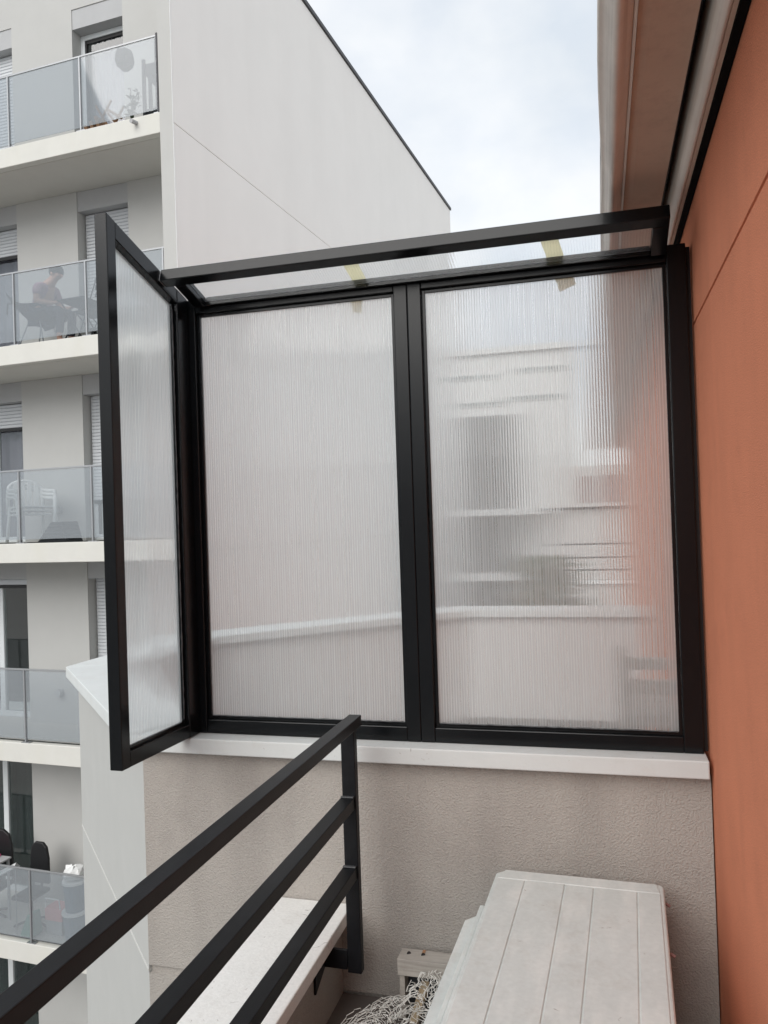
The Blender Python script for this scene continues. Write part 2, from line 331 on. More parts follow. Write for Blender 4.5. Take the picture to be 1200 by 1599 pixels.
# bay parapet of the next terrace: outer face pale and smooth, inner face pinkish, white coping
outer = [(-1.648, 2.58), (-2.80, 3.775), (-2.80, 4.97), (-1.18, 6.62), (.296, 6.62)]
def offset(path, d, ends=None):
    res = []
    for i, p in enumerate(path):
        p = Vector(p)
        a = Vector(path[i])-Vector(path[i-1]) if i else None
        b = Vector(path[i+1])-Vector(path[i]) if i < len(path)-1 else None
        na = Vector((a.y, -a.x)).normalized() if a is not None else None
        nb = Vector((b.y, -b.x)).normalized() if b is not None else None
        if na is None: na = Vector((0, 1)) if False else nb
        if nb is None: nb = na
        h = (na+nb).normalized(); res.append(tuple(p+h*(d/max(.2, h.dot(na)))))
    return res
# right-hand side of the direction of travel is the inside of the terrace
inn = offset(outer, .20); cin = offset(outer, .255); cout = offset(outer, -.06)
cout[0] = (-1.673, 2.5315); cin[0] = (-1.549, 2.832); inn[0] = (-1.5645, 2.782); 
t = thing('parapet_wall', 'pale smooth parapet of the next terrace stepping out at an angle past the screen', 'parapet', (-2.8, 3.775, 0))
for k in range(4):
    a0, a1, b0, b1 = outer[k], outer[k+1], inn[k], inn[k+1]
    g = .5
    # outer skin and inner skin as two leaves of the wall, with a groove at floor level on the outside
    mid0 = tuple((Vector(a0)*.55+Vector(b0)*.45)); mid1 = tuple((Vector(a1)*.55+Vector(b1)*.45))
    def leaf(p0, p1, q0, q1, z0, z1): return MB().hexa([(*p0, z0), (*p1, z0), (*q1, z0), (*q0, z0)], [(*p0, z1), (*p1, z1), (*q1, z1), (*q0, z1)])
    lo = leaf(a0, a1, mid0, mid1, -12, -.018); 
    o = leaf(a0, a1, mid0, mid1, -.008, .797); o.add(lo.v, lo.f); o.build('outer_render', M['smooth'], t)
    dd = (Vector(a1)-Vector(a0)).normalized(); nn_ = Vector((dd.y, -dd.x))*-.0025
    leaf(tuple(Vector(a0)+nn_), tuple(Vector(a1)+nn_), tuple(Vector(mid0)), tuple(Vector(mid1)), -.0175, -.0085).build('joint_bead', M['beadc'], t)
    leaf(mid0, mid1, b0, b1, -12, .797).build('inner_render', M['inner'], t)
    c0, c1, e0, e1 = map(Vector, (cout[k], cout[k+1], cin[k], cin[k+1]))
    d = (c1-c0).normalized()*.0015; d2 = (e1-e0).normalized()*.0015
    coping_piece(t, [tuple(c0+d), tuple(c1-d), tuple(e1-d2), tuple(e0+d2)], .7995, .857, M['coping'])

# low parapet in front, under the railing
t = thing('low_parapet', 'low parapet with broad white weathered coping under the black railing', 'parapet', (-1.0, 0, 0))
MB().box(-1.09, -.90, -7, 2.577, -12, .258).build('stucco', M['stucco'], t)
for i, (a, b) in enumerate(((-7, -1.5), (-1.497, .35), (.353, 2.5765))):
    MB().box(-1.122, -.857, a, b, .2605, .304).build('coping', M['coping2'], t, .004)
MB().box(-1.136, -1.1235, -6, 2.576, .235, .300).build('drip_edge', M['steel'], t, .001)

t = thing('added_end_wall', 'unseen grey beige stucco wall added behind the viewer to darken frame reflections', 'wall', (-.3, -6.0, 0))  # not in view; added so the black frames mirror something dark
MB().box(-1.085, .2985, -6.2, -6.0, .306, 2.185).build('stucco', M['stucco'], t)
MB().box(-1.085, .2985, -6.25, -5.95, 2.1855, 2.2).build('coping', M['coping'], t)

# ------------------------------------------------------------------ the black framed screen
scr = thing('privacy_screen', 'black framed screen of ribbed translucent panes standing on the divider coping', 'screen', (-.6, 2.63, .854))
RIB = .0088
def ribbed(name, parent, O, U, V, Nn, width, v0, v1, th=.006, slope=.115, lam=RIB, mtl='sheet'):
    """a ribbed sheet: ribs run along V; v0/v1 are functions of u giving the ends (so a sloping edge is possible)"""
    O, U, V, Nn = Vector(O), Vector(U), Vector(V), Vector(Nn)
    A = slope*lam/(2*math.pi); n = int(width/lam*8); me = bpy.data.meshes.new(name); vs = []; fs = []; uvs = []
    for i in range(n+1):
        u = width*i/n; q = (u/lam) % 1-.5; off = slope*lam*(.25-q*q)*(1+.25*math.sin(u*37))
        for vv in (v0(u), v1(u)):
            vs.append(O+U*u+V*vv+Nn*(th/2+off)); uvs.append((u/lam, vv*2))
    m0 = len(vs)
    for i in range(n+1):
        u = width*i/n
        for vv in (v0(u), v1(u)):
            vs.append(O+U*u+V*vv-Nn*(th/2)); uvs.append((u/lam, vv*2))
    for i in range(n):
        a = 2*i; fs.append((a, a+2, a+3, a+1)); fs.append((m0+a, m0+a+1, m0+a+3, m0+a+2))
        fs.append((a, m0+a, m0+a+2, a+2)); fs.append((a+1, a+3, m0+a+3, m0+a+1))
    fs.append((0, 1, m0+1, m0)); e = 2*n; fs.append((e, m0+e, m0+e+1, e+1))
    inv = BASE[parent.name][1]
    me.from_pydata([tuple(inv @ p) for p in vs], [], fs)
    uvl = me.uv_layers.new(name='rib')
    for lp in me.loops: uvl.data[lp.index].uv = uvs[lp.vertex_index]
    bm = bmesh.new(); bm.from_mesh(me); bmesh.ops.recalc_face_normals(bm, faces=bm.faces)
    for f in bm.faces: f.smooth = abs(f.normal.dot(Nn)) > .9
    for ed in bm.edges:
        if len(ed.link_faces) == 2 and ed.link_faces[0].smooth != ed.link_faces[1].smooth: ed.smooth = False
    bm.to_mesh(me); bm.free()
    me.materials.append(M[mtl]); me.materials.append(M['seal'])
    for p in me.polygons:
        if abs(p.normal.dot(Nn)) < .6: p.material_index = 1          # cut edges are taped shut
    o = bpy.data.objects.new(name, me); C.objects.link(o); o.parent = parent; BASE[o.name] = BASE[parent.name]
    return o
BV = .0025
def window(x0, x1, wl, wr, label=None):
    zb, zt = .8555, 2.4255; y0, y1 = 2.60, 2.658
    fr = MB().box(x0, x0+wl, y0, y1, zb, zt).build('frame', M['black'], scr, BV)     # the left jamb carries the rest
    MB().box(x1-wr, x1, y0, y1, zb, zt).build('jamb', M['black'], fr, BV)
    MB().box(x0+wl+.0005, x1-wr-.0005, y0+.001, y1, zb, .904).build('rail', M['black'], fr, BV)
    MB().box(x0+wl+.0005, x1-wr-.0005, y0+.001, y1, 2.374, zt).build('rail', M['black'], fr, BV)
    # inner stop the sheet sits against
    a, b, c, d = x0+wl+.0008, x1-wr-.0008, .9045, 2.3735
    st = MB(); s_ = .011; ya, yb = y0+.016, y0+.0255
    st.box(a, a+s_, ya, yb, c, d).box(b-s_, b, ya, yb, c, d).box(a+s_, b-s_, ya, yb, c, c+s_).box(a+s_, b-s_, ya, yb, d-s_, d)
    st.build('glazing_bead', M['black'], fr, .001)
    ribbed('pane', fr, (a, y0+.030, 0), (1, 0, 0), (0, 0, 1), (0, -1, 0), b-a, lambda u: c+.0005, lambda u: d-.0005)
    # uneven line of sealant squeezed out along the bottom edge
    pts = [(a+s_+.004+(b-a-2*s_-.008)*i/60, y0+.0155, c+s_+.0015+random.uniform(-.0007, .0009)) for i in range(61)]
    MB().tube(pts, [.0016+random.uniform(0, .0013) for _ in pts], 5).build('sealant', M['seal'], fr, 0, True)
    return fr
window(-1.445, -.6035, .0500, .0465)
window(-.6020, .2820, .0465, .0570)
# thin strip sealing the gap to the orange wall
MB().box(.2835, .2965, 2.625, 2.65, .857, 2.42).build('wall_strip', M['blackp'], scr, .001)

# left return frame, coming towards the viewer, with a sloping top
XI, XO = -1.421, -1.464
zt = lambda y: 2.571-.2975*(y-2.1125); zb = lambda y: .868-.025*(y-2.1125)
rf = MB().hexa([(XO, 2.1125, zb(2.1125)), (XI, 2.1125, zb(2.1125)), (XI, 2.158, zb(2.158)), (XO, 2.158, zb(2.158))],
               [(XO, 2.1125, zt(2.1125)), (XI, 2.1125, zt(2.1125)), (XI, 2.158, zt(2.158)), (XO, 2.158, zt(2.158))]).build('side_frame', M['black'], scr, BV)
yA, yB, yC = 2.1585, 2.5245, 2.5965
MB().hexa([(XO, yB+.0005, zb(yB)), (XI, yB+.0005, zb(yB)), (XI, yC, zb(yC)), (XO, yC, zb(yC))],
          [(XO, yB+.0005, zt(yB)), (XI, yB+.0005, zt(yB)), (XI, yC, zt(yC)), (XO, yC, zt(yC))]).build('jamb', M['black'], rf, BV)
bh, th = .062, .055
MB().hexa([(XO, yA, zb(yA)), (XI-.0008, yA, zb(yA)), (XI-.0008, yB, zb(yB)), (XO, yB, zb(yB))],
          [(XO, yA, zb(yA)+.047), (XI-.0008, yA, zb(yA)+.047), (XI-.0008, yB, zb(yB)+.047), (XO, yB, zb(yB)+.047)]).build('rail', M['black'], rf, BV)
MB().hexa([(XO, yA, zt(yA)-th), (XI-.0008, yA, zt(yA)-th), (XI-.0008, yB, zt(yB)-th), (XO, yB, zt(yB)-th)],
          [(XO, yA, zt(yA)), (XI-.0008, yA, zt(yA)), (XI-.0008, yB, zt(yB)), (XO, yB, zt(yB))]).build('rail', M['black'], rf, BV)
# beads and sheet of the return
st = MB(); xa, xb = XI-.016, XI-.026
zl = lambda y: zb(y)+.0475; zh = lambda y: zt(y)-th-.0005
for (p, q, e) in ((yA+.0005, yA+.010, 0), (yB-.010, yB-.0005, 0)):
    st.hexa([(xb, p, zl(p)), (xa, p, zl(p)), (xa, q, zl(q)), (xb, q, zl(q))], [(xb, p, zh(p)), (xa, p, zh(p)), (xa, q, zh(q)), (xb, q, zh(q))])
p, q = yA+.0102, yB-.0102
st.hexa([(xb, p, zl(p)), (xa, p, zl(p)), (xa, q, zl(q)), (xb, q, zl(q))], [(xb, p, zl(p)+.012), (xa, p, zl(p)+.012), (xa, q, zl(q)+.012), (xb, q, zl(q)+.012)])
st.build('glazing_bead', M['black'], rf, .001)
ribbed('pane', rf, (XI-.030, yA+.0006, 0), (0, 1, 0), (0, 0, 1), (1, 0, 0), yB-yA-.0012, lambda u: zl(yA+.0006+u)+.0004, lambda u: zh(yA+.0006+u)-.0004, lam=.0088)
pts = [(XI-.0155, yB-.0108+random.uniform(-.0012, .0012), zl(yB)+.02+(zh(yB)-zl(yB)-.04)*i/70) for i in range(71)]
MB().tube(pts, [.0013+random.uniform(0, .0016) for _ in pts], 5).build('sealant', M['seal'], rf, 0, True)

# small sloping roof frame joining the return and the main frame
sl = math.atan(.2975); cs, sn = math.cos(sl), math.sin(sl)
def RP(x, u, w):     # u: distance up the slope from the main frame, w: height above the top face
    return (x, 2.597-u*cs+w*sn, zt(2.597)+u*sn+w*cs)
# top face leans back from the viewer, front face leans up towards the sky
def bar(x0, x1, u0, u1, w0, w1):
    return MB().hexa([RP(x0, u1, w0), RP(x1, u1, w0), RP(x1, u0, w0), RP(x0, u0, w0)], [RP(x0, u1, w1), RP(x1, u1, w1), RP(x1, u0, w1), RP(x0, u0, w1)])
U1 = (2.597-2.414)/cs
ro = bar(-1.4175, .224, U1-.045, U1, -.041, .001).build('roof_frame', M['black'], scr, BV)
bar(-1.3835, -1.343, .004, U1-.0455, -.041, 0).build('side_bar', M['black'], ro, BV)
bar(.178, .224, .004, U1-.0455, -.041, 0).build('side_bar', M['black'], ro, BV)
bar(-1.3425, .1775, .0004, .006, -.034, .001).build('edge_glow_cover', M['black'], ro, .001)  # thin strip added to hide the glow at the sheet's rear edge
bar(-1.4205, -1.4178, U1-.043, U1-.0005, -.040, -.001).build('end_cap', M['steel'], ro, .0004)
pn = ribbed('pane', ro, RP(-1.342, .0065, -.018), (1, 0, 0), (0, -cs, sn), (0, -sn, -cs), 1.519, lambda u: 0, lambda u: U1-.0455-.007, slope=.015, mtl='roofsheet')

# masking tape strips holding the roof sheet
def tape(name, label, path):
    """path: list of (left point, right point); a thin strip with a little thickness"""
    mb = MB(); k = len(path); V_ = []
    for a, b in path: V_ += [Vector(a), Vector(b)]
    n = len(V_); mb.v = V_
    for i in range(k-1):
        a = 2*i; mb.f.append((a, a+1, a+3, a+2))
    o = mb.build(name, M['tape']); so_ = o.modifiers.new('thickness', 'SOLIDIFY'); so_.thickness = .0003
    return tag(o, label, 'tape', 'tape strips on the screen')
def tp(x, u, w): return RP(x, u, w)
tape('masking_tape', 'pale yellow masking tape strip hanging over the right pane top edge',
     [(tp(-.152, .155, -.0135), tp(-.098, .160, -.0135)), (tp(-.146, .10, -.0135), tp(-.092, .10, -.0135)), (tp(-.140, .026, .003), tp(-.086, .026, .003)),
      ((-.133, 2.6615, 2.428), (-.079, 2.6615, 2.428)), ((-.117, 2.6625, 2.380), (-.064, 2.6625, 2.386)), ((-.1015, 2.6630, 2.331), (-.048, 2.6630, 2.351))])
tape('masking_tape', 'crumpled yellow masking tape strip above the left pane near the centre post',
     [(tp(-.782, .150, -.0135), tp(-.730, .158, -.0135)), (tp(-.786, .10, -.0125), tp(-.735, .10, -.0135)), (tp(-.792, .026, .003), tp(-.742, .026, .003)),
      ((-.800, 2.6615, 2.428), (-.750, 2.6615, 2.428)), ((-.822, 2.6625, 2.386), (-.772, 2.6625, 2.386)), ((-.812, 2.6630, 2.336), (-.782, 2.6630, 2.330))])

# ------------------------------------------------------------------ railing
t = thing('railing', 'black painted metal railing of three square rails above the low parapet', 'railing', (-.79, 2.38, .187))
MB().box(-.7905, -.7500, -3.0, 2.405, .9565, .990).build('top_rail', M['rail'], t, .0025)
MB().box(-.8160, -.7720, -3.0, 2.3755, .700, .737).build('lower_rail', M['rail'], t, .0025)
MB().box(-.8160, -.7720, -3.0, 2.3755, .482, .520).build('lower_rail', M['rail'], t, .0025)
MB().box(-.8125, -.7670, 2.376, 2.4045, .187, .9560).build('post', M['rail'], t, .0025)
MB().box(-.8125, -.7670, -2.6, -2.5715, .187, .9560).build('post', M['rail'], t, .0025)
for z in (.739, .522):
    MB().box(-.815, -.773, 2.3645, 2.3755, z-.0015, z+.0025).build('weld', M['seal'], t, .001)
MB().box(-.8905, -.8130, 2.376, 2.386, .196, .258).build('arm_plate', M['rail'], t, .002)
MB().prism([(2.30, .150), (2.30, .258), (2.42, .258), (2.42, .205)], 'x', -.8990, -.8910).build('wall_plate', M['rail'], t, .002)
MB().tube([(-.8905, 2.335, .225), (-.8855, 2.335, .225)], .009, 6).build('bolt', M['steel'], t)

# ------------------------------------------------------------------ plastic deck box
rz = math.radians(-2.0)
t = thing('deck_box', 'aged cream plastic deck box with five broad grooved lid panels', 'storage box', (-.116, 2.12, 0), rz)
def loc(p): return p
Wd = .2475; back, front = .378, -.55
lid = MB(); 
lid.prism([(-Wd+.02, front), (Wd-.02, front), (Wd, front+.02), (Wd, back-.018), (Wd-.003, back-.008), (Wd-.009, back-.002), (Wd-.018, back), (-Wd+.03, back), (-Wd, back-.028), (-Wd, front+.02)], 'z', .468, .4955)
lid_o = lid.build('lid', M['box'], t, .008, False, 3, world=False)
edges = [-Wd+.012, -.152, -.034, .050, .172, Wd-.012]
for i in range(5):
    a, b = edges[i]+(.0014 if i else 0), edges[i+1]-(.0014 if i < 4 else 0)
    yb_ = back-.07
    MB().box(a, b, front+.012, yb_+random.uniform(-.004, .004), .4925, .4985).build('panel', M['box'], lid_o, .0022, world=False)
bar_ = MB().prism([(edges[0], back-.0665), (edges[-1], back-.0665), (edges[-1]-.008, back-.008), (edges[0]+.016, back-.008)], 'z', .4925, .4985).build('panel', M['box'], lid_o, .0025, world=False)
MB().prism([(-Wd-.055, front), (-Wd-.003, front), (-Wd-.003, .165), (-Wd-.022, .165), (-Wd-.055, .125)], 'z', .40, .452).build('side_flange', M['box'], t, .006, False, 3, world=False)
MB().box(-Wd-.018, -Wd-.003, front, .17, .452, .478).build('side_ridge', M['box'], t, .004, world=False)
MB().prism([(-Wd+.012, front+.02), (Wd-.012, front+.02), (Wd-.012, back-.02), (-Wd+.012, back-.02)], 'z', .004, .4675).build('body', M['box'], t, .01, world=False)
for y in (.30, .03):
    MB().tube([(Wd+.001, y, .476), (Wd+.013, y-.004, .471)], .0045, 6).build('hinge_pin', M['redbrown'], t, world=False)

# ------------------------------------------------------------------ timber block, stick and netting in the corner
t = thing('timber_block', 'short grey timber piece with two nail holes standing against the stucco wall', 'timber', (-.56, 2.515, 0))
mb = MB().box(-.675, -.43, 2.462, 2.53, .148, .200); mb.build('board', M['greywood'], t, .002)
MB().box(-.672, -.655, 2.474, 2.53, .002, .1475).build('leg', M['greywood'], t, .002)
MB().box(-.654, -.432, 2.518, 2.53, .002, .1475).build('shade_panel', M['dark'], t, .001)  # dark panel stands in for the shade under the board
for x in (-.645, -.598):
    MB().tube([(x, 2.50, .1995), (x+.001, 2.498, .2012)], .007, 8).build('nail_hole', M['blackp'], t)
MB().box(-.604, -.594, 2.505, 2.528, .2003, .2018).build('rust_mark', M['wood'], t)
o = MB().hexa([(-.625, 2.40, .03), (-.600, 2.40, .03), (-.583, 2.515, .09), (-.610, 2.515, .09)], [(-.625, 2.40, .05), (-.600, 2.40, .05), (-.583, 2.515, .11), (-.610, 2.515, .11)]).build('batten', M['paleplank'], None, .002)
tag(o, 'pale pine batten leaning under the grey timber piece by the netting', 'batten')
rng = random.Random(3)
net = MB()
def net_layer(cx, cyy, rmin, rmax, rows, a0, a1, cols, hgt, seed, lean=0):
    """a crumpled knotted net: zigzag cords whose knees meet the next cord, laid over a low heap"""
    R_ = random.Random(seed); dr = (rmax-rmin)/rows
    ph = [R_.uniform(0, 6.28) for _ in range(4)]
    for i in range(rows+1):
        pts = []
        for j in range(cols+1):
            a = a0+(a1-a0)*j/cols; rr = rmin+dr*i+(.46 if (i+j) % 2 else -.46)*dr
            rr *= 1+.16*math.sin(3*a+ph[0])+.08*math.sin(7*a+ph[1])
            z = .012+hgt*math.sqrt(max(.02, 1-(rr/(rmax*1.25))**2))+.016*math.sin(5*a+i*.9+ph[2])+R_.uniform(-.004, .004)
            x = cx+rr*math.cos(a)+lean*z; y = cyy+1.45*rr*math.sin(a)
            pts.append((min(max(x, -.84), -.435), min(y, 2.555)+R_.uniform(-.003, .003), max(.006, z)))
        net.tube(pts, .0012, 4)
net_layer(-.645, 2.235, .02, .165, 9, -.3, 3.9, 44, .10, 1)
net_layer(-.625, 2.225, .03, .150, 8, .2, 4.3, 40, .13, 2)
net_layer(-.575, 2.330, .02, .110, 6, -1.0, 3.0, 26, .15, 5, .12)
net_layer(-.545, 2.400, .015, .080, 5, -.6, 3.2, 20, .17, 8, -.1)
tag(net.build('netting', M['net']), 'tangled bundle of white cord netting on the floor by the box', 'netting')
rock = MB().lathe([(.008, .0), (.03, .005), (.036, .03), (.028, .055), (.008, .065)], -.65, 2.23, 9)
tag(rock.build('pebble', M['pinkp'], None, 0, True), 'small pinkish stone lying inside the tangled netting', 'stone')

# ------------------------------------------------------------------ white apartment building (left)
A = math.radians(4.1); CB = (-5.356, 9.211, 0)
bld = thing('apartment_building', 'tall white apartment building with glass balconies and a blank gable wall', 'building', CB, -A)
def B(mb, name, mtl, parent=bld, bevel=0, smooth=False): return mb.build(name, mtl, parent, bevel, smooth, world=False)
ROOF, FL, REC, DEP = 11.02, [7.03-2.79*k for k in range(-1, 7)], 1.05, 14.75
# gable: one panel per storey with a fine open joint
zs = [-12]+sorted([f-.175 for f in FL if f < 8])+[ROOF]
for a, b in zip(zs, zs[1:]):
    B(MB().box(.004, .20, 0, DEP, a+.0045, b-.0045), 'gable_panel', M['gable'], bevel=.006)
B(MB().box(.001, .199, -.004, -.0005, -11.9, ROOF-.01), 'fin_front', M['facade'])  # darker tone on this face offsets the direct sun on it
B(MB().box(.1995, .2035, -.0065, .004, -11.9, ROOF-.01), 'corner_bead', M['whitep'])
B(MB().box(.012, .185, .02, DEP-.02, -12, ROOF-.01), 'gable_core', M['soffit'])
B(MB().box(-.06, .235, -.03, DEP+.04, ROOF+.001, ROOF+.075), 'roof_edge', M['darkroof'])
B(MB().box(-16, -.065, .9, DEP, ROOF-.25, ROOF), 'roof', M['darkroof'])
B(MB().box(-16, -.002, DEP-.3, DEP-.02, -12, ROOF-.26), 'rear_wall', M['gable'])
openings = [(-2.24, -1.315), (-5.35, -3.40), (-7.9, -6.6), (-11, -9)]
T0, T1 = REC, REC+.28
wall_x = [(-1.315, .003)]
for i, (a, b) in enumerate(openings):
    nxt = openings[i+1][1] if i+1 < len(openings) else -16
    wall_x.append((nxt, a))
for f in FL:
    if f > 9: continue
    top = ROOF-.26 if f > 6.5 else f+2.79-.275; bot = f
    for a, b in wall_x: B(MB().box(a, b, T0, T1, bot+.001, top-.001), 'wall', M['facade'])
    # slab: pale edge on top of a grey soffit
    sl_ = B(MB().box(-16, 0, -.001, .115, f-.272, f), 'balcony_edge', M['fascia'], bevel=.008)
    B(MB().box(-16, .003, .1155, T1+.3, f-.274, f-.001), 'balcony_slab', M['soffit'])
def slats(x0, x1, z0, z1, y, name, parent, step=.05):
    mb = MB(); n = max(1, int((z1-z0)/step)); h = (z1-z0)/n
    for i in range(n):
        a = z0+i*h; mb.prism([(y+.012, a+.001), (y, a+.01), (y, a+h-.008), (y+.012, a+h-.001)], 'x', x0, x1)
    o = B(mb, name, M['shutter'], parent); return o
# shutter lowered amounts and interiors per floor index and opening
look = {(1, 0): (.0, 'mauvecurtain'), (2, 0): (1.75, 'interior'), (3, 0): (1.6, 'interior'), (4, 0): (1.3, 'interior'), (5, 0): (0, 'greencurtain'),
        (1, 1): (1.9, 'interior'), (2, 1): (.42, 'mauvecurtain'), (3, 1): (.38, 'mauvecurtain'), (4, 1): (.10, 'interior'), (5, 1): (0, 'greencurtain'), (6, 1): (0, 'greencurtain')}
for k, f in enumerate(FL):
    if k == 0: continue
    for j, (a, b) in enumerate(openings[:3]):
        top = f+2.79-.275; drop, inside = look.get((k, j), (.5, 'interior'))
        if k == 1: B(MB().box(a, b, T0, T1, top+.001, ROOF-.261), 'wall', M['facade'])
        sb = B(MB().box(a+.001, b-.001, T0+.012, T0+.20, top-.30, top-.002), 'shutter_box', M['greybox'])
        zt_ = top-.305; yw = T0+.19
        fr = MB(); wf = .075
        fr.box(a+.001, a+wf, yw, yw+.07, f+.002, zt_).box(b-wf, b-.001, yw, yw+.07, f+.002, zt_).box(a+wf, b-wf, yw, yw+.07, zt_-wf, zt_).box(a+wf, b-wf, yw, yw+.07, f+.002, f+.09)
        if b-a > 1.4: fr.box((a+b)/2+.25-.05, (a+b)/2+.25+.05, yw, yw+.07, f+.09, zt_-wf)
        wn = B(fr, 'window', M['winframe'], bevel=.006)
        gk = MB(); g = .03
        gk.box(a+wf, a+wf+g, yw+.015, yw+.055, f+.09, zt_-wf).box(b-wf-g, b-wf, yw+.015, yw+.055, f+.09, zt_-wf).box(a+wf+g, b-wf-g, yw+.015, yw+.055, zt_-wf-.055, zt_-wf)
        B(gk, 'sash', M['blackp'], wn)
        B(MB().box(a+wf+.001, b-wf-.001, yw+.033, yw+.039, f+.0905, zt_-wf-.0005), 'pane', M['glass'], wn)
        cw = MB(); nn = 16; x_0, x_1 = (a+.1, b-.1)
        if inside != 'interior':
            v = []; 
            for i in range(nn*2+1):
                x = x_0+(x_1-x_0)*i/(nn*2); y = yw+.2+.03*math.sin(i*1.6)
                cw.v += [Vector((x, y, f+.03)), Vector((x, y, zt_-.03)), Vector((x, y+.01, f+.03)), Vector((x, y+.01, zt_-.03))]
            for i in range(nn*2):
                q = 4*i; cw.f += [(q, q+4, q+5, q+1), (q+2, q+3, q+7, q+6)]
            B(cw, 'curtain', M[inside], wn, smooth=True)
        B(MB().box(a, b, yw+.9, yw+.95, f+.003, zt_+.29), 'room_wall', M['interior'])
        if drop: slats(a+.03, b-.03, zt_-drop, zt_-.002, yw-.03, 'shutter', sb); 
        if drop: B(MB().box(a+.03, b-.03, yw-.032, yw-.012, zt_-drop-.05, zt_-drop-.002), 'shutter_rail', M['blackp'], sb)
# glass balustrades
px = [-.03, -1.27, -2.51, -3.75, -5.0, -6.25]
for k, f in enumerate(FL):
    if k == 0: continue
    br = B(MB().box(-6.3, -.004, .022, .046, f+1.012, f+1.036), 'balustrade', M['steel'], bevel=.003)
    for x in px:
        po = B(MB().box(x-.010, x+.010, .012, .052, f+.012, f+1.0115), 'post', M['steel'], br)
        B(MB().box(x-.07, x+.07, .008, .072, f+.001, f+.0115), 'base_plate', M['steel'], br)
    for a, b in zip(px[1:], px):
        B(MB().box(a+.012, b-.012, .028, .036, f+.055, f+1.008), 'pane', M['frost'], br)
    B(MB().box(-6.3, -.004, .10, .112, f+.001, f+.012), 'drip_edge', M['blackp'], br)
B(MB().tube([(-.36, .02, 6.955), (-.375, -.10, 6.94)], .028, 10), 'drain_pipe', M['greybox'])
B(MB().box(-.03, -.005, -.006, .10, 7.04, 8.07), 'end_post', M['darkroof'])
for (x, f) in ((-2.79, FL[4]), (-2.72, FL[3])):
    B(MB().tube([(x, T0-.001, f+.48), (x, T0-.09, f+.48)], .06, 12), 'wall_lamp', M['greybox'])

def on_balcony(x, y, z):       # building frame -> world
    return tuple(BASE[bld.name][0] @ Vector((x, y, z)))
def bthing(name, label, cat, x, y, z, rz=0, group=None): return thing(name, label, cat, on_balcony(x, y, z), rz-A, group)
def P(mb, name, mtl, parent, bevel=0, smooth=False): return mb.build(name, mtl, parent, bevel, smooth, world=False)

# first visible floor: basket, rack, plant, folding chair
f = FL[1]
t = bthing('hanging_basket', 'round dark basket hung behind the top balcony glass', 'basket', -.77, .34, f+.90)
P(MB().lathe([(.06, 0), (.11, .05), (.135, .14), (.12, .23), (.09, .26)], 0, 0, 7), 'basket', M['dark'], t)
P(MB().tube([(.0, -.07, .22), (0, -.2, .21), (0, -.29, .13)], .008, 5), 'hook', M['steel'], t)
t = bthing('shelf_rack', 'tall dark metal rack standing at the right end of the top balcony', 'rack', -.34, .42, f)
for x in (-.14, .07):
    for y in (-.06, .08): P(MB().box(x-.022, x+.022, y-.015, y+.015, -0+.001, .98 if x < 0 else 1.22), 'upright', M['dark'], t)
P(MB().box(-.118, .048, -.05, .07, .76, .92), 'top_shelf', M['dark'], t)
P(MB().box(-.118, .048, -.05, .07, .02, .30), 'bottom_bin', M['dark'], t)
P(MB().prism([(-.118, .76), (.048, .56), (.048, .66), (-.04, .76)], 'y', -.045, -.03), 'brace', M['dark'], t)
def plant(name, label, x, y, z, h, spread, n, seed, pot=.09, group=None):
    t = bthing(name, label, 'plant', x, y, z, 0, group); R_ = random.Random(seed)
    P(MB().lathe([(pot*.7, .001), (pot, pot*1.6), (pot*1.1, pot*1.6), (pot*1.0, pot*1.5)], 0, 0, 12), 'pot', M['greybox'], t)
    st = MB(); lf = MB()
    for i in range(n):
        a = R_.uniform(0, 6.28); r = spread*R_.uniform(.15, 1); top = Vector((r*math.cos(a), r*math.sin(a), pot*1.5+h*R_.uniform(.35, 1)))
        b = Vector((0, 0, pot*1.4)); mid = (b+top)/2+Vector((0, 0, h*.1)); st.tube([b, mid, top], .004, 4)
        for q in range(4):
            p = b.lerp(top, R_.uniform(.45, 1.05)); d = Vector((R_.uniform(-1, 1), R_.uniform(-1, 1), R_.uniform(-.3, .8))).normalized()*R_.uniform(.05, .10); s_ = d.cross(Vector((R_.uniform(-1, 1), .3, 1))).normalized()*.018
            lf.add([p, p+d*.5+s_, p+d, p+d*.5-s_], [(0, 1, 2, 3)])
    P(st, 'stem', M['leaf'], t); lv = P(lf, 'foliage', M['leaf'], t)
    return t
plant('potted_plant', 'small leafy potted plant on the top balcony beside the dark rack', -.68, .34, f, .50, .12, 12, 4)
t = bthing('folding_chair', 'tan wooden folding chair tipped over on the top balcony', 'chair', -1.15, .34, f)
def stick(a, b, r=.018): return MB().tube([a, b], r, 5)
P(stick((-.22, 0, .03), (.10, .05, .56)), 'leg', M['wood'], t); P(stick((-.10, .14, .03), (.22, .16, .50)), 'leg', M['wood'], t)
P(stick((-.12, 0, .50), (.14, .03, .03)), 'leg', M['wood'], t); P(stick((.0, .1, .42), (.30, .14, .03)), 'leg', M['wood'], t)
P(stick((.06, .03, .42), (.26, .06, .28), .02), 'crossbar', M['wood'], t)
for i in range(4): P(MB().hexa([(-.36+.09*i, -.02, .01+.05*i), (-.31+.09*i, -.02, .01+.05*i), (-.31+.09*i, .30, .01+.05*i), (-.36+.09*i, .30, .01+.05*i)], [(-.42+.09*i, -.02, .20+.05*i), (-.37+.09*i, -.02, .20+.05*i), (-.37+.09*i, .30, .20+.05*i), (-.42+.09*i, .30, .20+.05*i)]), 'seat_slat', M['wood'], t)

